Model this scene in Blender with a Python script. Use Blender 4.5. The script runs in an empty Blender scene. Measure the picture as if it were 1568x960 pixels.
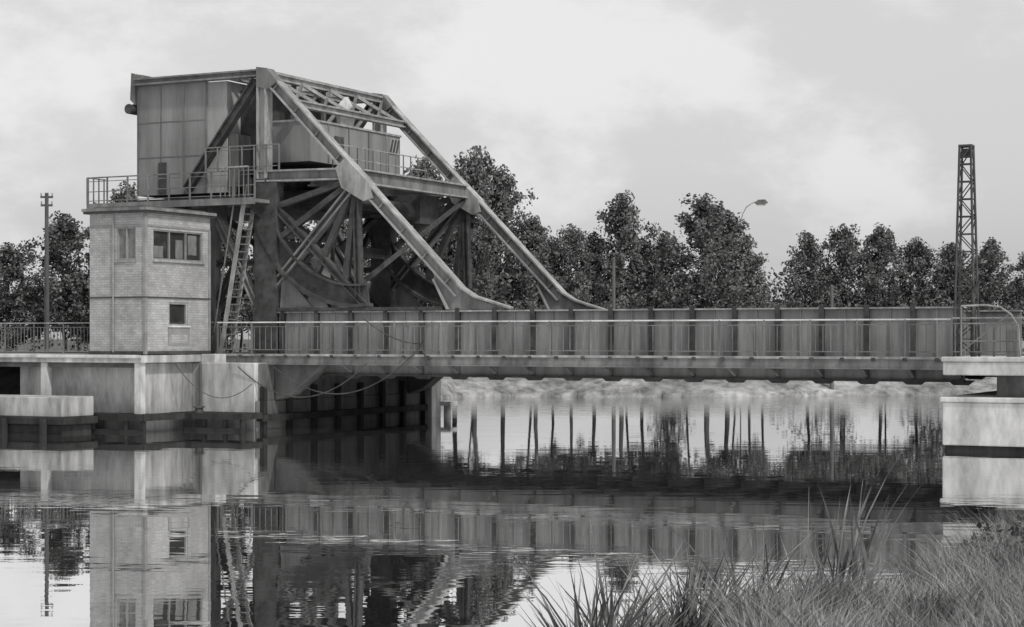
import bpy, math, random
import numpy as np
from mathutils import Vector, Matrix
random.seed(4)
scene=bpy.context.scene
COL=scene.collection
# ------------------------------------------------ bridge frame of reference
A=math.radians(27.0)
BM=Matrix.Translation((-10.56,66.28,0))@Matrix.Rotation(-A,4,'Z')
CA,SA=math.cos(A),math.sin(A)

# ------------------------------------------------ materials
def mat(name,c,var=.25,scale=2.0,rough=.75,streak=0,metallic=0,bump=0,brick=None,spec=.3):
    m=bpy.data.materials.new(name); m.use_nodes=True
    nt=m.node_tree; N=nt.nodes; L=nt.links
    b=N['Principled BSDF']; b.inputs['Roughness'].default_value=rough
    b.inputs['Metallic'].default_value=metallic
    b.inputs['Specular IOR Level'].default_value=spec
    tc=N.new('ShaderNodeTexCoord')
    mp=N.new('ShaderNodeMapping'); L.new(tc.outputs['Object'],mp.inputs[0])
    if streak: mp.inputs['Scale'].default_value=(1,1,streak)
    n=N.new('ShaderNodeTexNoise'); n.inputs['Scale'].default_value=scale; n.inputs['Detail'].default_value=6
    n.inputs['Roughness'].default_value=.7
    L.new(mp.outputs[0],n.inputs['Vector'])
    mr=N.new('ShaderNodeMapRange'); mr.inputs[1].default_value=.34; mr.inputs[2].default_value=.66
    mr.inputs[3].default_value=c*(1-var); mr.inputs[4].default_value=c*(1+var)
    L.new(n.outputs['Fac'],mr.inputs[0])
    n2=N.new('ShaderNodeTexNoise'); n2.inputs['Scale'].default_value=scale*.23; n2.inputs['Detail'].default_value=3
    L.new(tc.outputs['Object'],n2.inputs['Vector'])
    mr2=N.new('ShaderNodeMapRange'); mr2.inputs[1].default_value=.35; mr2.inputs[2].default_value=.65
    mr2.inputs[3].default_value=1-var*.6; mr2.inputs[4].default_value=1+var*.3
    L.new(n2.outputs['Fac'],mr2.inputs[0])
    mu=N.new('ShaderNodeMath'); mu.operation='MULTIPLY'
    L.new(mr.outputs[0],mu.inputs[0]); L.new(mr2.outputs[0],mu.inputs[1])
    out=mu.outputs[0]
    if brick:
        sx=N.new('ShaderNodeSeparateXYZ'); L.new(tc.outputs['Object'],sx.inputs[0])
        ad=N.new('ShaderNodeMath'); ad.operation='ADD'; L.new(sx.outputs[0],ad.inputs[0]); L.new(sx.outputs[1],ad.inputs[1])
        cb=N.new('ShaderNodeCombineXYZ'); L.new(ad.outputs[0],cb.inputs[0]); L.new(sx.outputs[2],cb.inputs[1])
        br=N.new('ShaderNodeTexBrick'); L.new(cb.outputs[0],br.inputs['Vector'])
        br.inputs['Scale'].default_value=1; br.inputs['Brick Width'].default_value=brick[0]
        br.inputs['Row Height'].default_value=brick[1]; br.inputs['Mortar Size'].default_value=brick[2]
        br.inputs['Color1'].default_value=(1,1,1,1); br.inputs['Color2'].default_value=(.80,.80,.80,1)
        br.inputs['Mortar'].default_value=(.68,.68,.68,1)
        bw=N.new('ShaderNodeRGBToBW'); L.new(br.outputs['Color'],bw.inputs[0])
        m3=N.new('ShaderNodeMath'); m3.operation='MULTIPLY'; L.new(out,m3.inputs[0]); L.new(bw.outputs[0],m3.inputs[1]); out=m3.outputs[0]
    L.new(out,b.inputs['Base Color'])
    if bump:
        bp=N.new('ShaderNodeBump'); bp.inputs['Distance'].default_value=bump; L.new(n.outputs['Fac'],bp.inputs['Height'])
        L.new(bp.outputs[0],b.inputs['Normal'])
    return m
M_STEEL=mat('painted_steel',.17,.42,2.0,.65,streak=.22)
M_WEB=mat('girder_web_paint',.24,.28,2.4,.7,streak=.12)
M_LIGHT=mat('light_steel_paint',.30,.38,3.0,.65,streak=.3)
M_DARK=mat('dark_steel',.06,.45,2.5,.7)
M_CW=mat('counterweight_paint',.21,.26,1.6,.75,streak=.12)
M_CWL=mat('counterweight_light_panel',.33,.2,1.4,.7,streak=.2)
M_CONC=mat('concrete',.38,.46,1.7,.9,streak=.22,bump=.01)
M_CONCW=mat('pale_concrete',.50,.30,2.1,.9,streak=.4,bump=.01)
M_CONCD=mat('dark_concrete',.12,.45,1.2,.9,streak=.3)  # streaky dark concrete; its tone also holds the shade of the channel wall
M_BRICK=mat('pale_brick',.37,.18,2.2,.85,brick=(.24,.085,.010))
M_TRIM=mat('cabin_trim',.24,.2,3,.7)
M_DTRIM=mat('dark_trim',.06,.3,3,.7)
M_WHITE=mat('white_paint',.60,.25,3,.6)
M_WOOD=mat('old_timber',.035,.4,3,.9,streak=.3,spec=.1)
M_POLE=mat('weathered_pole',.10,.3,4,.9,streak=.1)
M_ROAD=mat('asphalt',.06,.2,6,.95)
M_GLASS=mat('window_glass',.04,.3,1,.08,spec=.6)
M_BLINDREFL=mat('blind_and_reflection',.16,.3,3,.5)  # blind in the side window, painted reflections in the large one
def leafmat(name,c0,c1,scale):
    m=bpy.data.materials.new(name); m.use_nodes=True
    nt=m.node_tree; N=nt.nodes; L=nt.links; b=N['Principled BSDF']
    b.inputs['Roughness'].default_value=.65; b.inputs['Specular IOR Level'].default_value=.2
    tc=N.new('ShaderNodeNewGeometry'); n=N.new('ShaderNodeTexNoise'); n.inputs['Scale'].default_value=scale; n.inputs['Detail'].default_value=3
    L.new(tc.outputs['Position'],n.inputs['Vector'])
    mr=N.new('ShaderNodeMapRange'); mr.inputs[1].default_value=.34; mr.inputs[2].default_value=.66
    mr.inputs[3].default_value=c0; mr.inputs[4].default_value=c1
    L.new(n.outputs['Fac'],mr.inputs[0]); L.new(mr.outputs[0],b.inputs['Base Color'])
    return m
M_LEAF=leafmat('foliage',.06,.20,1.1)
M_LEAF2=leafmat('foliage_dark',.05,.15,.7)
M_BUSH=leafmat('bush_leaves',.05,.16,3)
M_BARK=mat('bark',.08,.4,3,.95)
M_GRASS=leafmat('grass_blades',.09,.36,2.2)
M_REED=leafmat('reed_blades',.04,.28,3.0)
M_GROUND=mat('ground_grass',.10,.5,.6,.95)
M_BANK=mat('dry_bank_grass',.25,.6,1.2,.95)

# ------------------------------------------------ mesh builder
class B:
    def __init__(s): s.v=[]; s.f=[]; s.m=[]; s.mats=[]
    def mi(s,m):
        if m not in s.mats: s.mats.append(m)
        return s.mats.index(m)
    def add(s,vs,fs,m):
        o=len(s.v); s.v+= [tuple(p) for p in vs]; k=s.mi(m)
        for f in fs: s.f.append([i+o for i in f]); s.m.append(k)
    def box(s,a0,a1,b0,b1,z0,z1,m):
        vs=[(a0,b0,z0),(a1,b0,z0),(a1,b1,z0),(a0,b1,z0),(a0,b0,z1),(a1,b0,z1),(a1,b1,z1),(a0,b1,z1)]
        s.add(vs,[(3,2,1,0),(4,5,6,7),(0,1,5,4),(1,2,6,5),(2,3,7,6),(3,0,4,7)],m)
    def axes(s,p,q):
        d=(Vector(q)-Vector(p)).normalized()
        side=d.cross(Vector((0,0,1)))
        side=Vector((0,1,0)) if side.length<1e-3 else side.normalized()
        up=side.cross(d).normalized(); return d,side,up
    def beam(s,p,q,w,h,m,so=0,uo=0):
        p,q=Vector(p),Vector(q); d,sd,up=s.axes(p,q)
        o=sd*so+up*uo; vs=[]
        for c in (p,q):
            for a,b in ((-1,-1),(1,-1),(1,1),(-1,1)): vs.append(c+o+sd*(a*w/2)+up*(b*h/2))
        s.add(vs,[(0,3,2,1),(4,5,6,7),(0,1,5,4),(1,2,6,5),(2,3,7,6),(3,0,4,7)],m)
    def ibeam(s,p,q,w,h,m,mw=None,t=.06):
        s.beam(p,q,w,t,m,uo=h/2-t/2); s.beam(p,q,w,t,m,uo=-h/2+t/2)
        s.beam(p,q,w*.35,h-2*t,mw or m)
    def tube(s,p,q,r0,r1,m,n=8):
        p,q=Vector(p),Vector(q); d,sd,up=s.axes(p,q); vs=[]
        for c,r in ((p,r0),(q,r1)):
            for i in range(n):
                t=2*math.pi*i/n; vs.append(c+sd*(r*math.cos(t))+up*(r*math.sin(t)))
        fs=[(i,(i+1)%n,n+(i+1)%n,n+i) for i in range(n)]+[tuple(range(n))[::-1],tuple(range(n,2*n))]
        s.add(vs,fs,m)
    def prism(s,pts,v0,v1,m):
        n=len(pts); vs=[(a,v0,z) for a,z in pts]+[(a,v1,z) for a,z in pts]
        s.add(vs,[tuple(range(n)),tuple(range(2*n-1,n-1,-1))]+[(i,n+i,n+(i+1)%n,(i+1)%n) for i in range(n)],m)
    def prism_u(s,pts,u0,u1,m):
        n=len(pts); vs=[(u0,a,z) for a,z in pts]+[(u1,a,z) for a,z in pts]
        s.add(vs,[tuple(range(n)),tuple(range(2*n-1,n-1,-1))]+[(i,n+i,n+(i+1)%n,(i+1)%n) for i in range(n)],m)
    def obj(s,name,parent=None,M=None,bevel=0):
        me=bpy.data.meshes.new(name); me.from_pydata(s.v,[],s.f)
        for m in s.mats: me.materials.append(m)
        me.polygons.foreach_set('material_index',s.m); me.update()
        import bmesh
        bm=bmesh.new(); bm.from_mesh(me); bmesh.ops.recalc_face_normals(bm,faces=bm.faces); bm.to_mesh(me); bm.free()
        o=bpy.data.objects.new(name,me); COL.objects.link(o)
        if parent: o.parent=parent
        elif M is not None: o.matrix_world=M
        if bevel:
            b=o.modifiers.new('bevel','BEVEL'); b.width=bevel; b.segments=1; b.limit_method='ANGLE'
        return o
def empty(name,M):
    e=bpy.data.objects.new(name,None); COL.objects.link(e); e.matrix_world=M; e.empty_display_size=.5; return e

# =================================================== BASCULE BRIDGE
DK=2.61; GT=4.08; VN,VF=1.3,9.3; UE=26.35
bridge=empty('bascule_bridge',BM)
# deck
b=B()
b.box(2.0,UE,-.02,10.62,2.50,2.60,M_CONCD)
b.box(.3,UE,VN+.3,VF-.3,2.60,2.63,M_ROAD)
b.box(-.0,UE,-.10,.03,2.56,2.635,M_LIGHT)
b.box(-.0,UE,10.57,10.70,2.55,2.635,M_LIGHT)
b.box(.0,UE,-.06,.0,2.30,2.56,M_STEEL)
b.box(.0,UE,-.09,-.0,2.26,2.30,M_STEEL)
b.box(.0,UE,10.6,10.66,2.30,2.54,M_STEEL)
b.box(-.05,2.0,.03,10.5,2.49,2.59,M_CONCD)
for i in range(27):
    u=UE-.5-i*.95
    b.box(u-.06,u+.06,-.13,-.10,2.50,2.60,M_DARK)
b.obj('deck',bridge)
# main girders
b=B(); st=[]
u=UE-.12
while u>1.0: st.append(u); u-=1.42
for v,sg in ((VN,-1),(VF,1)):
    b.box(.9,UE,v-.02,v+.02,1.93,GT,M_WEB)
    b.box(.9,UE,v-.17,v+.17,GT,GT+.05,M_LIGHT)
    b.box(3.4,UE,v-.17,v+.17,1.87,1.93,M_DARK)
    for u in st:
        b.box(u-.06,u+.06,v+sg*.15,v+sg*.02,2.60,GT,M_DARK)  # stiffeners darker than the web: their shadow is put into the colour
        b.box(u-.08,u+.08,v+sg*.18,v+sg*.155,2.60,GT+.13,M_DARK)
        vo=-.0 if sg<0 else 10.6
        if u>3: b.prism_u([(v+sg*.02,1.95),(v+sg*.02,2.49),(vo,2.49),(vo,2.38),(v+sg*.65,2.22)],u-.05,u+.05,M_STEEL)
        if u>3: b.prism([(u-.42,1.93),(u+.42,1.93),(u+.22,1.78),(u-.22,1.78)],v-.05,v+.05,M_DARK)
    u=UE-.12-.71
    while u>1.2:
        b.box(u-.02,u+.02,v+sg*.07,v+sg*.02,2.60,GT,M_WEB); u-=1.42
for k,u in enumerate(st):
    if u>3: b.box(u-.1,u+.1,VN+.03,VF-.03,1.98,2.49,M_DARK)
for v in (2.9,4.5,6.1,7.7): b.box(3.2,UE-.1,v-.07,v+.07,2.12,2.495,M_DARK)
b.obj('main_girders',bridge)
# railings
def railing(b,u0,u1,v,z0,h=1.1,bal=.2,post=1.42,m=M_STEEL,mt=M_LIGHT,thin=.022):
    b.beam((u0,v,z0+h),(u1,v,z0+h),.045,.045,mt)
    b.beam((u0,v,z0+h*.86),(u1,v,z0+h*.86),.025,.025,m)
    b.beam((u0,v,z0+.14),(u1,v,z0+.14),.03,.03,m)
    n=max(1,round((u1-u0)/post))
    for i in range(n+1):
        u=u0+(u1-u0)*i/n; b.beam((u,v,z0),(u,v,z0+h),.05,.05,m)
    if bal:
        n=int((u1-u0)/bal)
        for i in range(n):
            u=u0+(i+.5)*(u1-u0)/n; b.beam((u,v,z0+.14),(u,v,z0+h*.86),thin,thin,m)
b=B(); railing(b,.1,UE,.0,2.64,mt=M_WHITE,m=M_STEEL,bal=.24,thin=.02); railing(b,.1,UE,10.6,2.64)
b.obj('walkway_railings',bridge)

# side frames
b=B()
J=(5.14,8.80)
for v in (VN,VF):
    P=lambda u,z:(u,v,z)
    b.ibeam(P(1.35,12.62),P(9.25,4.72),.42,.40,M_LIGHT,M_STEEL)
    for i in range(9):
        t=(i+.5)/9; uu=1.35+7.9*t; zz=12.62-7.9*t
        b.beam(P(uu-.14,zz-.14),P(uu+.14,zz+.14),.36,.05,M_STEEL)
    b.prism([(8.15,5.55),(9.1,4.98),(9.7,4.62),(10.3,4.36),(11.1,4.19),(11.1,4.145),(8.75,4.145),(8.45,4.7)],v-.06,v+.06,M_STEEL)
    for q0,q1 in (((9.1,5.02),(9.8,4.6)),((9.8,4.6),(11.15,4.2)),((8.25,5.2),(8.8,4.16))):
        b.beam(P(*q0),P(*q1),.4,.06,M_LIGHT)
    b.ibeam(P(1.2,8.9),P(1.2,12.8),.44,.40,M_LIGHT,M_CWL)
    b.prism([(4.35,9.15),(4.75,9.50),(5.75,8.55),(5.85,8.05),(5.5,7.95),(4.6,8.45)],v-.24,v+.24,M_LIGHT)
    b.prism([(1.0,12.92),(1.45,12.85),(1.9,12.35),(1.5,12.1),(1.02,12.2)],v-.235,v+.235,M_STEEL)
    b.ibeam(P(.9,9.0),P(4.6,8.95),.40,.42,M_LIGHT,M_STEEL)
    b.ibeam(P(-4.6,12.72),P(1.0,12.72),.4,.26,M_STEEL)
    b.ibeam(P(.85,12.45),P(-2.2,8.65),.30,.30,M_DARK)
    b.ibeam(P(4.9,8.4),P(.85,4.2),.34,.28,M_STEEL,M_DARK)
    b.ibeam(P(1.7,7.9),P(5.5,4.3),.28,.26,M_DARK)
    b.ibeam(P(5.1,8.1),P(5.2,4.6),.26,.24,M_DARK)
    R=4.42
    def ring(r0,r1,a0,a1,w,m,n=22):
        for i in range(n):
            t0=a0+(a1-a0)*i/n; t1=a0+(a1-a0)*(i+1)/n
            p=[(J[0]+r*math.cos(t),J[1]+r*math.sin(t)) for r,t in ((r0,t0),(r1,t0),(r1,t1),(r0,t1))]
            b.prism(p,v-w,v+w,m)
    a0,a1=math.radians(178),math.radians(276)
    ring(R-.62,R,a0,a1,.05,M_DARK); ring(R,R+.12,a0,a1,.26,M_DARK); ring(R-.70,R-.62,a0,a1,.2,M_DARK)
    for t in (195,212,243,262):
        t=math.radians(t); b.beam(P(J[0]+.5*math.cos(t),J[1]+.5*math.sin(t)),P(J[0]+3.75*math.cos(t),J[1]+3.75*math.sin(t)),.22,.2,M_DARK)
    b.box(.95,1.85,v-.26,v+.26,2.6,8.75,M_DARK)
    b.ibeam(P(-.95,7.7),P(.95,4.3),.24,.26,M_LIGHT,M_STEEL)
    b.ibeam(P(-.95,4.3),P(.95,7.7),.2,.22,M_DARK)
    b.box(-1.15,-.85,v-.2,v+.2,2.62,8.0,M_STEEL)
    b.ibeam(P(-1,5.9),P(.95,5.9),.2,.22,M_DARK)
    b.box(-4.75,-4.4,v-.2,v+.2,2.62,8.0,M_STEEL)
    b.ibeam(P(-4.4,4.3),P(-1.15,7.6),.2,.22,M_DARK)
    b.prism([(1.9,4.14),(3.4,4.14),(2.0,5.6)],v-.05,v+.05,M_STEEL)
    b.box(1.9,8.6,v-.22,v+.22,4.145,4.26,M_DARK)
b.obj('side_frames',bridge)

# counterweight
b=B()
b.box(-4.62,-1.40,1.42,9.18,8.5,12.58,M_CW)
b.box(-1.40,-.55,1.46,9.14,8.5,12.56,M_CWL)
b.box(-4.72,-4.40,1.36,9.24,12.59,13.02,M_STEEL)
b.prism([(-4.85,12.1),(-4.63,11.9),(-4.63,13.05),(-4.8,13.1)],1.30,9.28,M_STEEL)
b.tube((-4.85,1.2,11.75),(-4.85,1.75,11.75),.19,.19,M_DARK,12)
b.beam((-4.4,1.5,12.3),(-4.9,1.5,11.8),.1,.1,M_DARK)
for u in (-4.55,-3.5,-2.45,-1.45): b.box(u-.02,u+.02,1.40,1.42,8.5,12.58,M_STEEL)
for z in (9.9,11.2): b.box(-4.6,-1.5,1.405,1.42,z-.015,z+.015,M_STEEL)
b.box(-3.6,-3.25,1.38,1.42,8.55,9.7,M_DARK)
b.box(-.55,.7,2.3,8.6,9.2,12.3,M_DARK)
b.box(-.5,-.1,1.5,2.3,8.7,10.6,M_STEEL)
b.obj('counterweight',bridge)
# machine house and upper works
b=B()
b.box(.7,2.7,2.0,8.35,9.55,11.0,M_CW)
b.box(.65,2.75,1.95,8.40,11.0,11.07,M_LIGHT)
b.box(2.7,2.73,7.5,8.2,10.3,10.9,M_LIGHT)
for i in range(3): b.beam((2.75,7.55+.22*i,10.32),(2.75,7.75+.22*i,10.85),.02,.1,M_DARK)
for v in (3.2,4.6,6.0,7.3): b.box(2.7,2.73,v-.03,v+.03,9.6,11.0,M_STEEL)
b.box(2.7,2.74,3.6,4.2,9.8,10.6,M_DARK)
for u in (1.2,3.1,5.14):
    z=8.95
    b.ibeam((u,VN+.2,z-.1),(u,VF-.2,z-.1),.36,.52,M_LIGHT if u>4 else M_STEEL,M_STEEL)
b.box(1.3,3.9,VN+.3,VF-.3,9.12,9.18,M_DARK)
b.box(1.3,2.6,3,8,8.0,8.6,M_DARK)
b.box(3.6,4.6,6.6,8.0,7.5,8.6,M_DARK); b.tube((4.1,6.0,7.9),(4.1,8.6,7.9),.35,.35,M_DARK,14)
b.tube((3.6,2.2,8.2),(3.6,8.6,8.2),.16,.16,M_DARK,10)
def D(t): return (1.35+7.9*t,12.62-7.9*t)
for t in (0,.13):
    u,z=D(t); b.ibeam((u,VN+.2,z),(u,VF-.2,z),.28,.26,M_LIGHT)
u0,z0=D(0.01); u1,z1=D(.13)
n=4
for i in range(n):
    va=VN+.2+(VF-VN-.4)*i/n; vb=VN+.2+(VF-VN-.4)*(i+1)/n
    b.beam((u0,va,z0),(u1,vb,z1),.10,.12,M_LIGHT); b.beam((u1,va,z1),(u0,vb,z0),.10,.12,M_STEEL)
for u in (-.35,1.2): b.ibeam((u,VN+.2,12.7),(u,VF-.2,12.7),.26,.24,M_LIGHT)
for i in range(n):
    va=VN+.2+(VF-VN-.4)*i/n; vb=VN+.2+(VF-VN-.4)*(i+1)/n
    b.beam((-.35,va,12.7),(1.2,vb,12.7),.09,.10,M_LIGHT); b.beam((1.2,va,12.72),(-.35,vb,12.72),.09,.10,M_LIGHT)
for v in (3.2,5.2,7.2):
    b.beam((1.2,v,11.05),(1.2,v,12.6),.14,.14,M_STEEL); b.beam((1.2,v,11.1),(1.2,v+1.9,12.6),.1,.1,M_LIGHT)
b.prism_u([(5.1,11.1),(5.9,11.1),(6.2,11.7),(5.6,12.3),(4.9,11.8)],1.9,2.05,M_WHITE)
for u in (1.4,):
    b.beam((u,VN,8.2),(u,VF,4.3),.2,.22,M_DARK); b.beam((u,VN,4.3),(u,VF,8.2),.2,.22,M_DARK)
    b.box(u-.2,u+.2,VN+.2,VF-.2,6.3,6.7,M_DARK); b.box(u-.2,u+.2,VN+.2,VF-.2,7.9,8.5,M_DARK)
b.prism_u([(2.6,4.2),(7.6,4.2),(6.9,5.5),(5.0,6.9),(3.3,5.9)],1.66,1.74,M_CW)
for p,q in (((2.7,4.2),(4.9,6.8)),((4.9,6.8),(4.9,4.2)),((4.9,6.8),(7.5,4.25)),((3.3,5.9),(4.9,4.3)),((6.9,5.5),(4.9,4.3))):
    b.beam((1.8,p[0],p[1]),(1.8,q[0],q[1]),.1,.14,M_DARK)
b.beam((5.14,VN,8.6),(5.14,VF,5.0),.12,.14,M_DARK)
b.beam((5.14,VN,5.0),(5.14,VF,8.6),.12,.14,M_DARK)
b.beam((-1,VN,8.0),(-1,VF,4.0),.14,.16,M_DARK); b.beam((-1,VN,4.0),(-1,VF,8.0),.14,.16,M_DARK)
b.obj('machinery_and_bracing',bridge)
# service platform, railings, stair
b=B()
b.box(-5.9,1.6,.15,1.25,8.00,8.12,M_STEEL)
b.box(-5.9,1.6,.08,.15,7.92,8.16,M_STEEL)
b.box(-5.0,.9,1.5,9.1,7.95,8.35,M_DARK)
for u in (-5.2,-3.6,-2,-.4,1.2):
    b.prism_u([(1.2,7.4),(1.2,8.0),(.15,8.0)],u-.05,u+.05,M_DARK)
railing(b,-5.9,1.6,.12,8.12,1.0,.0,.9,M_STEEL,M_STEEL); b.beam((-5.9,.12,8.6),(1.6,.12,8.6),.03,.03,M_STEEL)
for i in range(4): b.beam((-5.85,.12+.3*i,8.12),(-5.85,.12+.3*i,9.15),.04,.04,M_STEEL)
b.beam((-5.85,.1,9.12),(-5.85,1.1,9.12),.04,.04,M_STEEL)
for k in range(7):
    b.beam((.2+.2*k,.02,8.2),(.2+.2*k,.02,9.25),.03,.03,M_STEEL)
b.beam((.2,.02,9.25),(1.4,.02,9.25),.05,.05,M_LIGHT)
railing(b,-1.2,2.0,1.05,9.2,.9,.0,.5,M_STEEL,M_STEEL)
for v in [1.7+.55*i for i in range(13)]: b.beam((3.85,v,9.18),(3.85,v,10.1),.035,.035,M_STEEL)
for z in (9.65,10.1): b.beam((3.85,1.7,z),(3.85,8.3,z),.035,.035,M_LIGHT)
for dv in (.25,.85):
    b.beam((.05,dv,2.65),(1.05,dv,8.0),.05,.16,M_LIGHT)
    b.beam((-.25,dv,3.4),(.75,dv,8.7),.04,.04,M_STEEL)
for i in range(20):
    t=(i+.5)/20; u=.05+t; z=2.65+5.35*t
    b.box(u-.14,u+.12,.27,.83,z-.02,z+.02,M_STEEL)
b.obj('service_platform_and_stair',bridge)
b=B()
def cable(pts,r=.02):
    for p,q in zip(pts[:-1],pts[1:]): b.tube(p,q,r,r,M_DARK,5)
def sag(p,q,s,n=14):
    p,q=Vector(p),Vector(q); return [p.lerp(q,i/n)-Vector((0,0,s*4*(i/n)*(1-i/n))) for i in range(n+1)]
cable(sag((2.6,-.2,2.2),(8.6,-.14,3.0),1.3)); cable(sag((8.6,-.14,3.0),(6.2,-.14,3.9),.25)); cable(sag((1.6,-.9,2.2),(6.4,-.2,2.3),1.1))
cable(sag((-.1,-2.2,2.3),(2.2,-.9,1.6),.8),.014)
cable(sag((8.5,-.14,3.0),(8.9,-.14,2.2),.1),.03)
b.obj('hanging_cables',bridge)

# =================================================== CONTROL CABIN
cabin=empty('bridge_control_cabin',BM)
b=B()
u0,u1,v0,v1=-2.6,-.22,-3.7,-.02
def wall_u(b,u,t,a0,a1,z0,z1,ops,m):
    cuts=a0
    for (p,q,zb,zt) in sorted(ops):
        b.box(u-t,u,cuts,p,z0,z1,m); b.box(u-t,u,p,q,z0,zb,m); b.box(u-t,u,p,q,zt,z1,m); cuts=q
    b.box(u-t,u,cuts,a1,z0,z1,m)
def wall_v(b,v,t,a0,a1,z0,z1,ops,m):
    cuts=a0
    for (p,q,zb,zt) in sorted(ops):
        b.box(cuts,p,v,v+t,z0,z1,m); b.box(p,q,v,v+t,z0,zb,m); b.box(p,q,v,v+t,zt,z1,m); cuts=q
    b.box(cuts,a1,v,v+t,z0,z1,m)
wall_u(b,u1,.2,v0+.2,v1,2.63,4.55,[(-2.38,-1.32,3.62,4.42)],M_BRICK)
wall_u(b,u1,.2,v0+.2,v1,4.60,7.45,[(-3.25,-.45,5.88,6.90)],M_BRICK)
wall_v(b,v0,.2,u0,u1,2.63,4.55,[],M_BRICK)
wall_v(b,v0,.2,u0,u1,4.60,7.45,[(-1.45,-.62,5.85,6.98)],M_BRICK)
b.box(u0,u0+.2,v0+.2,v1,2.63,7.45,M_BRICK); b.box(u0+.2,u1-.2,v1-.2,v1,2.63,7.45,M_BRICK)
b.obj('walls',cabin)
b=B()
b.box(u0-.03,u1+.03,v0-.03,v1+.01,4.55,4.60,M_DTRIM)
b.box(u1-.06,u1+.035,v0-.035,v0+.09,2.63,4.55,M_TRIM); b.box(u1-.06,u1+.035,v0-.035,v0+.09,4.60,7.44,M_TRIM)
b.box(u0-.02,u1+.025,v0-.025,v1,6.99,7.04,M_TRIM)
b.box(u1+.001,u1+.03,-.14,-.02,2.63,7.0,M_TRIM)
b.box(u0-.03,u1+.03,v0-.03,v0+.0,2.63,2.74,M_DTRIM); b.box(u1,u1+.03,v0,v1,2.63,2.74,M_DTRIM)
b.tube((-1.55,v0-.05,2.7),(-1.55,v0-.05,7.4),.03,.03,M_TRIM)
b.obj('corner_and_band_trim',cabin)
b=B()
b.box(u0-.16,u1+.16,v0-.16,v1+.1,7.45,7.53,M_DTRIM); b.box(u0-.2,u1+.2,v0-.2,v1+.13,7.53,7.63,M_STEEL)
b.box(u0+.1,u1-.1,v0+.1,v1-.1,7.63,7.70,M_CONCD)
b.obj('flat_roof',cabin)
b=B()
def win_u(b,p,q,zb,zt,n,gm,fr=.06,mf=M_TRIM):
    b.box(u1-.12,u1-.10,p,q,zb,zt,gm)
    for a in [p,q-fr]+[p+(q-p)*i/n-fr/2 for i in range(1,n)]: b.box(u1-.10,u1-.03,a,a+fr,zb,zt,mf)
    b.box(u1-.099,u1-.025,p,q,zb,zb+fr,mf); b.box(u1-.099,u1-.025,p,q,zt-fr,zt,mf)
win_u(b,-3.25,-.45,5.88,6.90,3,M_GLASS,.045)
for (a,c,zb,zt) in ((-3.1,-2.6,5.95,6.35),(-1.9,-1.5,5.95,6.6),(-1.2,-.7,6.1,6.8)): b.box(u1-.099,u1-.095,a,c,zb,zt,M_BLINDREFL)  # pale patches: reflections in the glass put in as colour
win_u(b,-2.38,-1.32,3.62,4.42,1,M_GLASS,.06,M_LIGHT)
b.box(u1,u1+.025,-2.45,-1.25,2.95,3.60,M_TRIM); b.box(u1,u1+.06,-2.48,-1.22,3.56,3.62,M_WHITE)
b.box(u1+.025,u1+.035,-2.3,-1.4,3.02,3.3,M_BRICK)
b.box(u1,u1+.07,-3.3,-.4,5.80,5.87,M_LIGHT)
p,q,zb,zt=-1.45,-.62,5.85,6.98
b.box(p,q,v0+.10,v0+.12,zb,zt,M_BLINDREFL)
for a in (p,q-.06,(p+q)/2-.03): b.box(a,a+.06,v0+.03,v0+.10,zb,zt,M_TRIM)
b.box(p,q,v0+.025,v0+.099,zb,zb+.06,M_TRIM); b.box(p,q,v0+.025,v0+.099,zt-.06,zt,M_TRIM); b.box(p-.05,q+.05,v0-.05,v0,zb-.07,zb-.01,M_TRIM)
b.obj('windows',cabin)

# =================================================== ABUTMENTS / QUAYS
ab=empty('bridge_abutment',BM)
b=B()
b.box(-7,2.25,-.8,11.5,-1.5,2.32,M_CONC)
b.box(-6,-.42,-3.4,-.81,-1.5,2.33,M_CONC)
b.box(2.25,2.32,-.79,11.49,-1.5,1.0,M_CONCD)  # dark facings on the channel wall: shade under the deck put into the colour
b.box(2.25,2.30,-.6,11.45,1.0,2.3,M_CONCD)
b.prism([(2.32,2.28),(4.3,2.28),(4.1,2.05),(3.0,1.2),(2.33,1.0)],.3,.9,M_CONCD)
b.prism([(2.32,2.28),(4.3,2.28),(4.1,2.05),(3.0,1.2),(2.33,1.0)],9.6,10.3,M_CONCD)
b.box(2.33,2.8,10.7,11.45,-1.5,2.0,M_CONC)
b.obj('pier_walls',ab,bevel=.03)
b=B()
b.box(-30,-.08,-4.05,.0,2.34,2.60,M_CONC)
b.box(-.08,.0,-.6,11,2.34,2.58,M_CONC)
b.box(-.07,.55,-.75,-.1,2.25,2.62,M_CONCW)
b.box(-30,-.08,.0,11,2.335,2.595,M_CONC)
b.box(-30,-.1,-4.09,-4.05,2.50,2.615,M_CONCW)
b.obj('approach_slab',ab,bevel=.02)
b=B()
for (u,v,z) in ((-.32,-3.85,.5),(-4.4,-3.85,.5),(-8.6,-3.85,-1)):
    b.box(u-.13,u+.13,v-.13,v+.13,z,2.34,M_CONCW)
b.box(-8.6,-.32,-3.9,-3.72,2.18,2.33,M_CONCD)
b.tube((.0,-.88,.5),(.0,-.88,2.3),.04,.04,M_POLE)
b.obj('columns',ab)
b=B()
b.box(-3.9,.25,-4.35,-3.42,.40,.62,M_WOOD); b.box(-.4,2.6,-2.1,-.82,.40,.61,M_WOOD); b.box(-.41,.27,-3.42,-2.1,.40,.60,M_WOOD)
for u in (-3.4,-2,-.6,.1): b.tube((u,-4.2,-1.5),(u,-4.2,.40),.10,.10,M_WOOD,10)
for u in (.9,1.8,2.5): b.tube((u,-1.9,-1.5),(u,-1.9,.40),.10,.10,M_WOOD,10)
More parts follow.
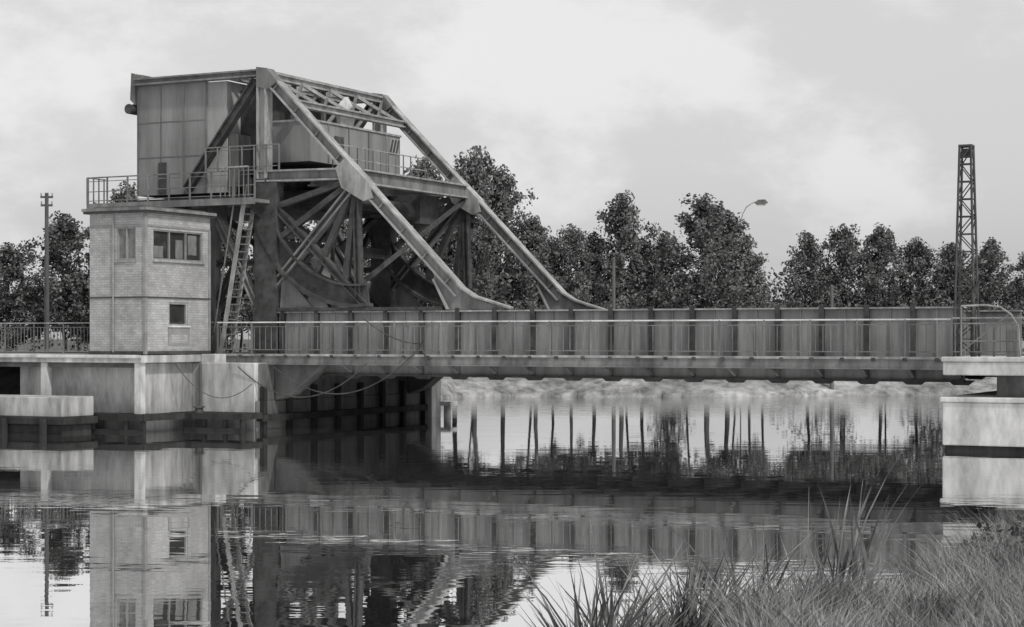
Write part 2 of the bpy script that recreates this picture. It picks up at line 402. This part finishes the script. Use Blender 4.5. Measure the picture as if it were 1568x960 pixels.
b.box(-3.9,.2,-4.32,-4.2,-.1,.10,M_WOOD); b.box(.2,2.55,-2.08,-1.96,-.1,.10,M_WOOD)
b.box(2.33,2.6,-.8,11.4,.3,.52,M_WOOD)
for i in range(8): b.box(2.33,2.5,-.6+1.6*i,-.4+1.6*i,-1.5,1.5,M_WOOD)
b.tube((.62,-1.8,.61),(.62,-1.8,.78),.16,.13,M_DARK,12); b.tube((.62,-1.8,.78),(.62,-1.8,.83),.2,.2,M_DARK,12)
b.tube((2.9,11.8,-1.5),(2.9,11.8,.45),.16,.15,M_CONC,12); b.box(2.6,3.2,11.5,12.1,.45,.62,M_CONCW)
b.obj('timber_fender',ab)

rq=empty('bridge_abutment',BM)
b=B()
b.box(26.42,45,-1.7,12,2.14,2.52,M_CONCW)
b.box(26.38,45,-1.74,12.04,2.52,2.66,M_CONCW)
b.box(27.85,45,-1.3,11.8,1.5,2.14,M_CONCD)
b.box(26.42,45,-1.75,12,.16,1.38,M_CONCW)
b.box(26.36,45,-1.81,12.06,1.38,1.52,M_CONCW)
b.box(26.48,45,-1.70,12,-1.5,.16,M_WOOD)
b.obj('pier_walls',rq,bevel=.03)

qw=empty('quay_wall',BM)
b=B()
b.box(-40,-1.75,-6.1,-4.5,.55,1.22,M_CONC)
b.box(-40,-1.6,-6.2,-4.45,.30,.55,M_WOOD)
b.box(-40,-1.8,-6.05,-4.55,-1.5,.30,M_WOOD)
for i in range(9): b.tube((-2.4-1.7*i,-6.3,-1.5),(-2.4-1.7*i,-6.3,.5),.13,.13,M_WOOD,10)
b.obj('quay_blocks',qw,bevel=.03)

b=B(); railing(b,-40,-2.9,.3,2.60,1.15,.16); railing(b,-2.9,-.1,.3,2.60,1.15,.16)
b.obj('approach_railing',None,BM)
b=B(); railing(b,26.6,42,-1.35,2.66,1.1,.18,1.2)
pts=[(26.9,-1.5,4.1),(27.6,-1.5,4.12),(28.0,-1.5,4.06),(28.3,-1.5,3.85),(28.5,-1.5,3.5),(28.55,-1.5,2.66)]
for p,q in zip(pts[:-1],pts[1:]): b.tube(p,q,.025,.025,M_LIGHT)
b.tube((26.9,-1.5,2.66),(26.9,-1.5,4.1),.03,.03,M_STEEL)
for z in (3.1,3.6): b.tube((26.9,-1.5,z),(28.5,-1.5,z),.02,.02,M_STEEL)
b.beam((26.9,-1.5,2.8),(28.3,-1.5,3.9),.03,.03,M_STEEL)
b.box(28.1,28.4,-1.2,-.9,2.66,3.6,M_CW); b.box(27.1,27.25,-1.25,-1.1,2.66,3.9,M_DARK)
b.obj('gate_railing',None,BM)
b=B()
b.box(-45,-.1,1.6,9,2.600,2.604,M_ROAD); b.box(26.4,70,1.6,9,2.664,2.668,M_ROAD)
b.obj('road',None,BM)

# lattice mast
b=B()
mu,mv=26.92,-.95
def W(z): return .30-(z-2.66)/6*.14
zs=[2.66+.5*i for i in range(13)]
for sx in (-1,1):
    for sy in (-1,1):
        b.beam((mu+sx*W(2.66),mv+sy*W(2.66),2.66),(mu+sx*W(8.66),mv+sy*W(8.66),8.66),.05,.05,M_DARK)
for i in range(12):
    za,zb=zs[i],zs[i+1]; wa,wb=W(za),W(zb); s=1 if i%2 else -1
    for sy in (-1,1):
        b.beam((mu-s*wa,mv+sy*wa,za),(mu+s*wb,mv+sy*wb,zb),.025,.03,M_DARK)
        b.beam((mu+sy*wa,mv-s*wa,za),(mu+sy*wb,mv+s*wb,zb),.025,.03,M_DARK)
        b.beam((mu-wb,mv+sy*wb,zb),(mu+wb,mv+sy*wb,zb),.025,.03,M_DARK); b.beam((mu+sy*wb,mv-wb,zb),(mu+sy*wb,mv+wb,zb),.025,.03,M_DARK)
b.box(mu-.19,mu+.19,mv-.19,mv+.19,8.66,8.71,M_DARK); b.box(mu-.12,mu+.12,mv-.12,mv+.12,8.35,8.6,M_DARK)
b.tube((mu+.25,mv-.3,2.66),(mu+.25,mv-.3,4.5),.04,.04,M_DARK); b.tube((mu+.25,mv-.3,4.5),(mu+.45,mv-.3,4.8),.05,.05,M_DARK)
b.obj('lattice_signal_mast',None,BM)

# =================================================== poles and lamp
b=B()
b.tube((0,0,-1.5),(0,0,7.8),.14,.09,M_POLE); b.beam((-.3,0,7.6),(.3,0,7.6),.09,.1,M_POLE); b.beam((-.28,0,7.2),(.28,0,7.2),.09,.1,M_POLE)
for x in (-.27,.27): b.tube((x,0,7.65),(x,0,7.8),.04,.03,M_LIGHT)
for x in (-.25,.25): b.tube((x,0,7.25),(x,0,7.4),.04,.03,M_LIGHT)
b.obj('telegraph_pole',None,Matrix.Translation((-22.5,90,2.4)))
b=B()
b.tube((0,0,-1.6),(0,0,8.3),.06,.035,M_LIGHT)
pp=[(0,0,8.3),(.15,0,8.9),(.45,0,9.35),(.9,0,9.6),(1.2,0,9.68)]
for p,q in zip(pp[:-1],pp[1:]): b.tube(p,q,.035,.035,M_LIGHT)
b.prism([(1.1,9.62),(1.35,9.80),(1.9,9.82),(2.15,9.62),(1.9,9.5),(1.3,9.5)],-.14,.14,M_STEEL)
b.box(1.3,1.95,-.12,.12,9.44,9.5,M_WHITE)
b.obj('street_lamp',None,Matrix.Translation((13.45,109.5,1.95))@Matrix.Diagonal((.75,1,.955,1)))
for (x,y,h) in ((5.6,102.5,6.8),(17.7,103,5.3)):
    b=B(); b.tube((0,0,-.5),(0,0,h),.12,.09,M_POLE); b.tube((0,0,h),(0,0,h+.12),.11,.05,M_POLE); b.beam((-.2,0,h-.4),(.2,0,h-.4),.07,.08,M_POLE)
    b.obj('wooden_post',None,Matrix.Translation((x,y,.7)))

# =================================================== GROUND + WATER
def sm(x): x=np.clip(x,0,1); return x*x*(3-2*x)
def uv(X,Y):
    dx=X+10.56; dy=Y-66.28; return dx*CA-dy*SA, dx*SA+dy*CA
def wob(X,Y): return np.sin(X*.31+Y*.17)*.6+np.sin(X*.83-Y*.41+1)*.3+np.sin(X*1.9+Y*2.3)*.12
def height(X,Y):
    u,v=uv(X,Y)
    bankY=np.where(X<-3.0,np.maximum(99+3*(X+3.0),82),99+.12*(X+3.0))
    dA=(Y-bankY)+wob(X,Y); dB=np.minimum(-6.2-u,v+1.5); dC=np.minimum(u-28.5,v+.5)
    def rise(d,top,w): return np.where(d>0,.15+(top-.15)*sm(d/w)+.05*wob(X*2,Y*2),-1.2)
    hf=np.maximum(np.maximum(rise(dA,.95,2.5),rise(np.minimum(dB,85-Y),2.3,5)),rise(dC,2.3,6))
    edge=12.2+1.62*np.clip(X,-4,6.5)+.25*wob(X*2,Y)
    dn=edge-Y
    hn=np.where(dn>0,.03+1.16*sm(dn/3.0)+.05*wob(X*3,Y*3),-1.2)
    return np.maximum(hf,hn)
xs=np.unique(np.concatenate([np.linspace(-900,-60,22),np.linspace(-60,-6,55),np.linspace(-6,10,81),np.linspace(10,75,66),np.linspace(75,900,22)]))
ys=np.unique(np.concatenate([np.linspace(-80,4,15),np.linspace(4,26,89),np.linspace(26,56,20),np.linspace(56,130,120),np.linspace(130,2500,34)]))
GX,GY=np.meshgrid(xs,ys); GZ=height(GX,GY)
nx,ny=len(xs),len(ys)
V=np.stack([GX.ravel(),GY.ravel(),GZ.ravel()],1)
idx=np.arange(nx*ny).reshape(ny,nx)
F=np.stack([idx[:-1,:-1].ravel(),idx[:-1,1:].ravel(),idx[1:,1:].ravel(),idx[1:,:-1].ravel()],1)
def npmesh(name,V,F,mats,mi=None,smooth=False):
    me=bpy.data.meshes.new(name); n,k=F.shape
    me.vertices.add(len(V)); me.vertices.foreach_set('co',V.astype(np.float32).ravel())
    me.loops.add(n*k); me.loops.foreach_set('vertex_index',F.astype(np.int32).ravel())
    me.polygons.add(n); me.polygons.foreach_set('loop_start',np.arange(0,n*k,k,dtype=np.int32))
    for m in mats: me.materials.append(m)
    if mi is not None: me.polygons.foreach_set('material_index',mi.astype(np.int32))
    if smooth: me.polygons.foreach_set('use_smooth',np.ones(n,dtype=bool))
    me.update(calc_edges=True); me.validate(); return me
def link(name,me,M=None):
    o=bpy.data.objects.new(name,me); COL.objects.link(o)
    if M is not None: o.matrix_world=M
    return o
cen=V[F].mean(1)
mi=((cen[:,1]>86)&(cen[:,0]>-12)).astype(int)
link('ground',npmesh('ground',V,F,[M_GROUND,M_BANK],mi,smooth=True))

mw=bpy.data.materials.new('canal_water'); mw.use_nodes=True
nt=mw.node_tree; N=nt.nodes; L=nt.links; N.remove(N['Principled BSDF'])
out=N['Material Output']; geo=N.new('ShaderNodeNewGeometry')
def mth(op,a,b2=None,c=None):
    n=N.new('ShaderNodeMath'); n.operation=op
    for i,x in enumerate((a,b2,c)):
        if x is None: continue
        if isinstance(x,(int,float)): n.inputs[i].default_value=x
        else: L.new(x,n.inputs[i])
    return n.outputs[0]
sep=N.new('ShaderNodeSeparateXYZ'); L.new(geo.outputs['Position'],sep.inputs[0])
PX,PY=sep.outputs[0],sep.outputs[1]
def sstep(x,a,b2):
    n=N.new('ShaderNodeMapRange'); n.interpolation_type='SMOOTHSTEP'; n.inputs[1].default_value=a; n.inputs[2].default_value=b2; L.new(x,n.inputs[0]); return n.outputs[0]
def noise(sx,sy,detail,rot=0):
    mp=N.new('ShaderNodeMapping'); mp.inputs['Scale'].default_value=(sx,sy,1); mp.inputs['Rotation'].default_value=(0,0,rot)
    L.new(geo.outputs['Position'],mp.inputs[0]); n=N.new('ShaderNodeTexNoise'); n.noise_dimensions='2D'; n.inputs['Scale'].default_value=1; n.inputs['Detail'].default_value=detail
    n.inputs['Roughness'].default_value=.55
    L.new(mp.outputs[0],n.inputs['Vector']); return n.outputs['Fac']
patch=sstep(noise(.10,.22,2,.2),.50,.68)
far=sstep(PY,60,100)
h1=mth('MULTIPLY',noise(.35,1.0,2,.15),.0030)
h2=mth('MULTIPLY',mth('MULTIPLY',noise(1.5,4.5,2,-.1),mth('ADD',patch,.12)),.0015)
h3=mth('MULTIPLY',mth('MULTIPLY',noise(.9,2.4,2,.1),far),.012)
H=mth('ADD',mth('ADD',h1,h2),h3)
bp=N.new('ShaderNodeBump'); bp.inputs['Strength'].default_value=1; bp.inputs['Distance'].default_value=1.0; L.new(H,bp.inputs['Height'])
gl=N.new('ShaderNodeBsdfGlossy'); gl.inputs['Color'].default_value=(.96,.96,.96,1)
L.new(mth('ADD',mth('MULTIPLY',patch,.012),.003),gl.inputs['Roughness']); L.new(bp.outputs[0],gl.inputs['Normal'])
df=N.new('ShaderNodeBsdfDiffuse'); df.inputs['Color'].default_value=(.08,.08,.08,1)
fr=N.new('ShaderNodeFresnel'); fr.inputs['IOR'].default_value=1.33
mx=N.new('ShaderNodeMixShader'); L.new(mth('MAXIMUM',fr.outputs[0],.92),mx.inputs[0]); L.new(df.outputs[0],mx.inputs[1]); L.new(gl.outputs[0],mx.inputs[2])
L.new(mx.outputs[0],out.inputs['Surface'])
wv=np.array([(-900,-80,0),(900,-80,0),(900,400,0),(-900,400,0)],float)
link('water',npmesh('water',wv,np.array([[0,1,2,3]]),[mw]))

# =================================================== TREES
def quads(P,size,rng):
    n=len(P)
    a=rng.normal(size=(n,3)); a/=np.linalg.norm(a,axis=1)[:,None]
    c=rng.normal(size=(n,3)); bb=np.cross(a,c); bb/=np.linalg.norm(bb,axis=1)[:,None]
    s=size[:,None]
    a=a*s; bb=bb*s*.6
    V=np.stack([P-a,P+bb,P+a,P-bb],1).reshape(-1,3)
    F=np.arange(4*n).reshape(n,4); return V,F
def tubes(segs,n=6):
    Vs=[];Fs=[];o=0
    for p,q,r0,r1 in segs:
        p=np.array(p,float);q=np.array(q,float);d=q-p;d/=np.linalg.norm(d)
        s=np.cross(d,[.3,.9,.1]);s/=np.linalg.norm(s);t=np.cross(d,s)
        for c,r in ((p,r0),(q,r1)):
            for i in range(n):
                a=2*math.pi*i/n; Vs.append(c+s*r*math.cos(a)+t*r*math.sin(a))
        for i in range(n): Fs.append((o+i,o+(i+1)%n,o+n+(i+1)%n,o+n+i))
        o+=2*n
    return np.array(Vs),np.array(Fs)
def tree_mesh(name,seed,kind):
    r=np.random.default_rng(seed)
    H=12.0; base=4.3
    if kind=='poplar': prof=lambda t: 3.0*(1-np.clip(t,0,1)**1.9)**.85*(.75+.25*np.minimum(1,t*4))+.12
    elif kind=='round': prof=lambda t: 3.1*(1-np.clip(t,0,1)**2.6)**.75*(.75+.25*np.minimum(1,t*3))+.1
    else: prof=lambda t: 2.5*(1-np.clip(t,0,1)**1.5)**.85+.1
    nb=28
    segs=[]; top=H*.92; pts=[np.array([0,0,-.8])]
    for i in range(1,9): pts.append(np.array([r.normal()*.07*i*.6,r.normal()*.07*i*.6,top*i/8]))
    for i in range(8): segs.append((pts[i],pts[i+1],.17*(1-i/8.6),.17*(1-(i+1)/8.6)))
    def trunk(z):
        z=min(max(z,0),top-.01); k=int(z/top*8); f=z/top*8-k; return pts[k]*(1-f)+pts[k+1]*f
    Ps=[];S=[]
    def put(c,rr,m):
        d=r.normal(size=(m,3)); d/=np.linalg.norm(d,axis=1)[:,None]
        Ps.append(c+d*(rr*r.random(m)**.5)[:,None]*np.array([1,1,1.15])); S.append(r.uniform(.07,.17,m))
    for i in range(nb):
        t=(i+r.random()*.9)/nb; a=i*2.4+r.normal()*.4
        rad=prof(t)*r.uniform(.72,1.12); zt=base+(H-base-.2)*t
        s=trunk(max(base*.72,zt-rad*r.uniform(.6,1.0)))
        e=np.array([rad*math.cos(a),rad*math.sin(a),zt+r.uniform(-.1,.35)])
        segs.append((s,s*.45+e*.55+np.array([0,0,-.1]),.065,.035)); segs.append((s*.45+e*.55+np.array([0,0,-.1]),e,.035,.01))
        for j in range(8):
            f=.32+.72*(j+r.random()*.7)/8
            c=s*(1-f)+e*f+r.normal(size=3)*np.array([.32,.32,.25])*(.6+rad*.24)
            put(c,.27+.32*r.random(),int(r.integers(26,54)))
            if j%2: segs.append((s*(1-f)+e*f,c,.02,.008))
    for i in range(30):
        z=base+(H-base)*r.random()**.8; put(trunk(z)+r.normal(size=3)*.4,.45,40)
    m=1000; t=r.random(m); a=r.random(m)*2*math.pi; rad=prof(t)*(.4+.68*r.random(m))
    Ps.append(np.stack([rad*np.cos(a),rad*np.sin(a),base+(H-base+.35)*t],1)); S.append(r.uniform(.05,.13,m))
    LV,LF=quads(np.concatenate(Ps),np.concatenate(S),r)
    TV,TF=tubes(segs,5)
    V=np.concatenate([LV,TV]); F=np.concatenate([LF,TF+len(LV)])
    mi=np.concatenate([np.zeros(len(LF)),np.ones(len(TF))])
    return npmesh(name,V,F,[M_LEAF,M_BARK],mi)
TM=[tree_mesh('poplar_a',11,'poplar'),tree_mesh('poplar_b',12,'poplar'),tree_mesh('round_a',13,'round'),tree_mesh('round_b',14,'round'),tree_mesh('slim_a',15,'slim'),tree_mesh('slim_b',16,'slim')]
HW=[2.9,2.9,3.0,3.0,2.4,2.4]
trees=[(-26.6,98,8.2,2.2,2),(-23.6,98,9.7,2.4,0),(-21.7,100,7.6,2.2,3),(-20.4,98,11.4,2.1,1),(-18.4,103,9.2,2.3,2),(-29.5,100,7.2,2.3,3),
(-16.0,105,10.3,2.3,3),(-13.0,106,11.0,2.3,0),(-10.1,105,11.3,2.5,2),(-7.2,106,11.6,2.3,1),(-4.9,105,13.3,2.2,5),(-2.1,105,13.9,2.6,3),(-.5,106,13.0,2.3,1),(-3.3,109,11.2,2.2,4),
(1.35,105,9.9,1.7,4),(2.3,107,9.0,1.5,2),(3.3,105,9.6,1.7,2),(4.7,106,9.2,1.6,5),(6.2,105,11.3,2.3,0),(7.5,107,8.9,1.5,4),(8.8,106,9.2,1.7,3),(11.0,105,11.3,2.7,1),(12.4,107,10.5,2.1,5),(13.6,107,8.2,1.5,2),
(17.8,112,9.5,1.8,0),(19.9,112,10.0,2.1,3),(22.2,112,10.0,2.0,1),(24.6,113,9.3,1.9,2),(26.5,112,8.9,1.7,5),(28.8,112,9.1,2.1,0),(31.5,112,8.5,2.2,3),(35,112,9.3,2.3,1),(39,113,9.6,2.3,2),(-33,103,9,2.5,3),(-38,105,9.5,2.5,3)]
rr=random.Random(8)
for (x,y,zt,hw,k) in trees:
    g=.85; s=(zt-g)/12.3; w=1.1*hw/HW[k]
    nm='poplar_tree' if k in (0,1,4,5) else 'broadleaf_tree'
    link(nm,TM[k],Matrix.Translation((x,y,g))@Matrix.Rotation(rr.random()*6.28,4,'Z')@Matrix.Diagonal((w,w,s,1)))
# distant row of smaller trees (crowns on bare trunks, shrubs in places)
r=np.random.default_rng(40); Ps=[];S=[];segs=[]
def clump(x,y,z,m=30,sx=.6): 
    Ps.append(np.array([x,y,z])+r.normal(size=(m,3))*np.array([sx,.5,.34])); S.append(r.uniform(.07,.17,m))
def rowy(x): return 108 if x<15 else 114
for i in range(760):
    x=r.uniform(-42,50); y=rowy(x)+r.uniform(-2,4)
    hh=1.5+.7*math.sin(x*.5)+.6*math.sin(x*1.3+1)+.4*math.sin(x*3.1)
    if 14.2<x<16.4: hh*=.3
    clump(x,y,4.8+max(.1,hh)*r.random()**.8)
for i in range(26):
    x=-40+i*3.5+r.uniform(-1.3,1.3); y=rowy(x)+r.uniform(-2,3)
    segs.append((( x,y,.5),(x+r.uniform(-.5,.5),y,5.4),r.uniform(.05,.1),.05))
for i in range(600):
    x=r.uniform(-42,-4.5) if i<330 else r.choice([r.normal(18.2,1.3),r.normal(24.5,1.3),r.normal(9.2,.35),r.normal(28,1.5)])
    y=(104 if x<-12 else 107) if x<0 else 108.5
    clump(x,y+r.uniform(-1,1.5),.8+4.4*r.random()**1.05,26,.4)
LV,LF=quads(np.concatenate(Ps),np.concatenate(S),r)
TV,TF=tubes(segs)
link('distant_tree_line',npmesh('distant_tree_line',np.concatenate([LV,TV]),np.concatenate([LF,TF+len(LV)]),[M_LEAF2,M_BARK],np.concatenate([np.zeros(len(LF)),np.ones(len(TF))])))

# =================================================== FOREGROUND GRASS / REEDS
def blades(n,area,hrange,wid,lean,rng,filt=None,segs=3):
    X=rng.uniform(area[0],area[1],n); Y=rng.uniform(area[2],area[3],n)
    Z=height(X,Y); ok=Z>-.5
    if filt is not None: ok&=filt(X,Y)
    X,Y,Z=X[ok],Y[ok],Z[ok]; n=len(X)
    h=rng.uniform(hrange[0],hrange[1],n)*(.8+.35*np.sin(X*2.1+Y*1.3)*np.sin(Y*1.7-X)); h=np.maximum(h,.1)
    a=rng.uniform(0,2*np.pi,n); l=h*lean*rng.uniform(.1,1,n)
    lx,ly=np.cos(a)*l+h*.08,np.sin(a)*l
    b2=rng.uniform(0,np.pi,n); wx,wy=np.cos(b2)*wid,np.sin(b2)*wid
    w=rng.uniform(.6,1.4,n); Vs=[]
    for i in range(segs+1):
        t=i/segs; ww=w*(1-t)**.7+.04
        cx=X+lx*t**2; cy=Y+ly*t**2; cz=Z-.03+h*t*(1-.18*lean*t)
        Vs.append(np.stack([cx-wx*ww,cy-wy*ww,cz],1)); Vs.append(np.stack([cx+wx*ww,cy+wy*ww,cz],1))
    V=np.stack(Vs,1).reshape(-1,3); k=2*(segs+1); base=np.arange(n)[:,None]*k
    F=np.concatenate([base+np.array([2*i,2*i+1,2*i+3,2*i+2]) for i in range(segs)],0)
    return V,F
r=np.random.default_rng(77)
V,F=blades(110000,(1.2,7.0,9.5,22),(.28,.72),.0045,.95,r,lambda X,Y:(X/Y>.12)&(X/Y<.34))
link('bank_grass',npmesh('bank_grass',V,F,[M_GRASS]))
def nearedge(X,Y): e=12.2+1.62*np.clip(X,-4,6.5); return (e-Y>-.25)&(e-Y<1.9)
V1,F1=blades(3800,(.35,1.3,11.0,14.8),(.8,1.6),.016,.6,r,nearedge,5)
V2,F2=blades(3800,(1.2,3.0,12,17.3),(.7,1.3),.015,.7,r,nearedge,5)
V3,F3=blades(1500,(2.9,7,14,23),(.35,.9),.010,.6,r,nearedge,5)
V4,F4=blades(34,(2.1,2.75,13.8,14.7),(1.4,2.2),.018,.32,r,None,6)
Vs=[V1,V2,V3,V4]; Fs=[]; o=0
for v_,f_ in zip(Vs,[F1,F2,F3,F4]): Fs.append(f_+o); o+=len(v_)
link('reeds',npmesh('reeds',np.concatenate(Vs),np.concatenate(Fs),[M_REED]))
# low bush on the near bank
Ps=[];S=[];segs=[]
for cx,cy,w0,h0,nn in ((4.3,15.3,.75,.80,110),(3.95,14.4,.5,.55,60)):
    for i in range(nn):
        t=r.random(); a=r.random()*6.28; rad=w0*math.sqrt(1-t*t*.8)*r.random()**.5
        c=np.array([cx+rad*math.cos(a),cy+rad*math.sin(a),.8+h0*t]); m=40
        Ps.append(c+r.normal(size=(m,3))*.07); S.append(r.uniform(.015,.04,m))
        if i%5==0: segs.append(((cx,cy,.7),tuple(c),.012,.004))
LV,LF=quads(np.concatenate(Ps),np.concatenate(S),r); TV,TF=tubes(segs)
link('bush',npmesh('bush',np.concatenate([LV,TV]),np.concatenate([LF,TF+len(LV)]),[M_BUSH,M_BARK],np.concatenate([np.zeros(len(LF)),np.ones(len(TF))])))

# =================================================== SKY
w=bpy.data.worlds.new('World'); scene.world=w; w.use_nodes=True
nt=w.node_tree; N=nt.nodes; L=nt.links; bg=N['Background']
sky=N.new('ShaderNodeTexSky'); sky.sky_type='NISHITA'; sky.sun_disc=False
EL=math.radians(48); AZ=math.radians(140)
sky.sun_elevation=EL; sky.sun_rotation=AZ; sky.air_density=1.5; sky.dust_density=4
bw=N.new('ShaderNodeRGBToBW'); L.new(sky.outputs[0],bw.inputs[0])
pw=N.new('ShaderNodeMath'); pw.operation='POWER'; pw.inputs[1].default_value=.25; L.new(bw.outputs[0],pw.inputs[0])
tc=N.new('ShaderNodeTexCoord'); mp=N.new('ShaderNodeMapping'); mp.inputs['Scale'].default_value=(1,1,1.7); mp.inputs['Location'].default_value=(.55,.1,.3)
L.new(tc.outputs['Generated'],mp.inputs[0]); n=N.new('ShaderNodeTexNoise'); n.inputs['Scale'].default_value=6.5; n.inputs['Detail'].default_value=9; n.inputs['Roughness'].default_value=.58
L.new(mp.outputs[0],n.inputs['Vector'])
mr=N.new('ShaderNodeMapRange'); mr.interpolation_type='SMOOTHSTEP'; mr.inputs[1].default_value=.44; mr.inputs[2].default_value=.60; mr.inputs[3].default_value=4.9; mr.inputs[4].default_value=6.0
L.new(n.outputs['Fac'],mr.inputs[0])
mu=N.new('ShaderNodeMath'); mu.operation='MULTIPLY'; L.new(pw.outputs[0],mu.inputs[0]); L.new(mr.outputs[0],mu.inputs[1])
L.new(mu.outputs[0],bg.inputs['Color']); bg.inputs['Strength'].default_value=.1
sd=bpy.data.lights.new('sun','SUN'); sd.energy=2.3; sd.angle=math.radians(4); sd.color=(1,.985,.96)
so=bpy.data.objects.new('sun',sd); COL.objects.link(so)
tosun=Vector((math.sin(AZ)*math.cos(EL),math.cos(AZ)*math.cos(EL),math.sin(EL)))
so.rotation_euler=tosun.to_track_quat('Z','Y').to_euler()
# =================================================== CAMERA
cd=bpy.data.cameras.new('camera'); cd.sensor_width=36; cd.lens=65.43; cd.shift_y=.0236; cd.clip_end=6000; cd.clip_start=.1
co=bpy.data.objects.new('camera',cd); COL.objects.link(co); co.location=(0,0,3.2); co.rotation_euler=(math.pi/2,0,0)
scene.camera=co
scene.view_settings.view_transform='Standard'; scene.view_settings.look='None'; scene.view_settings.exposure=0
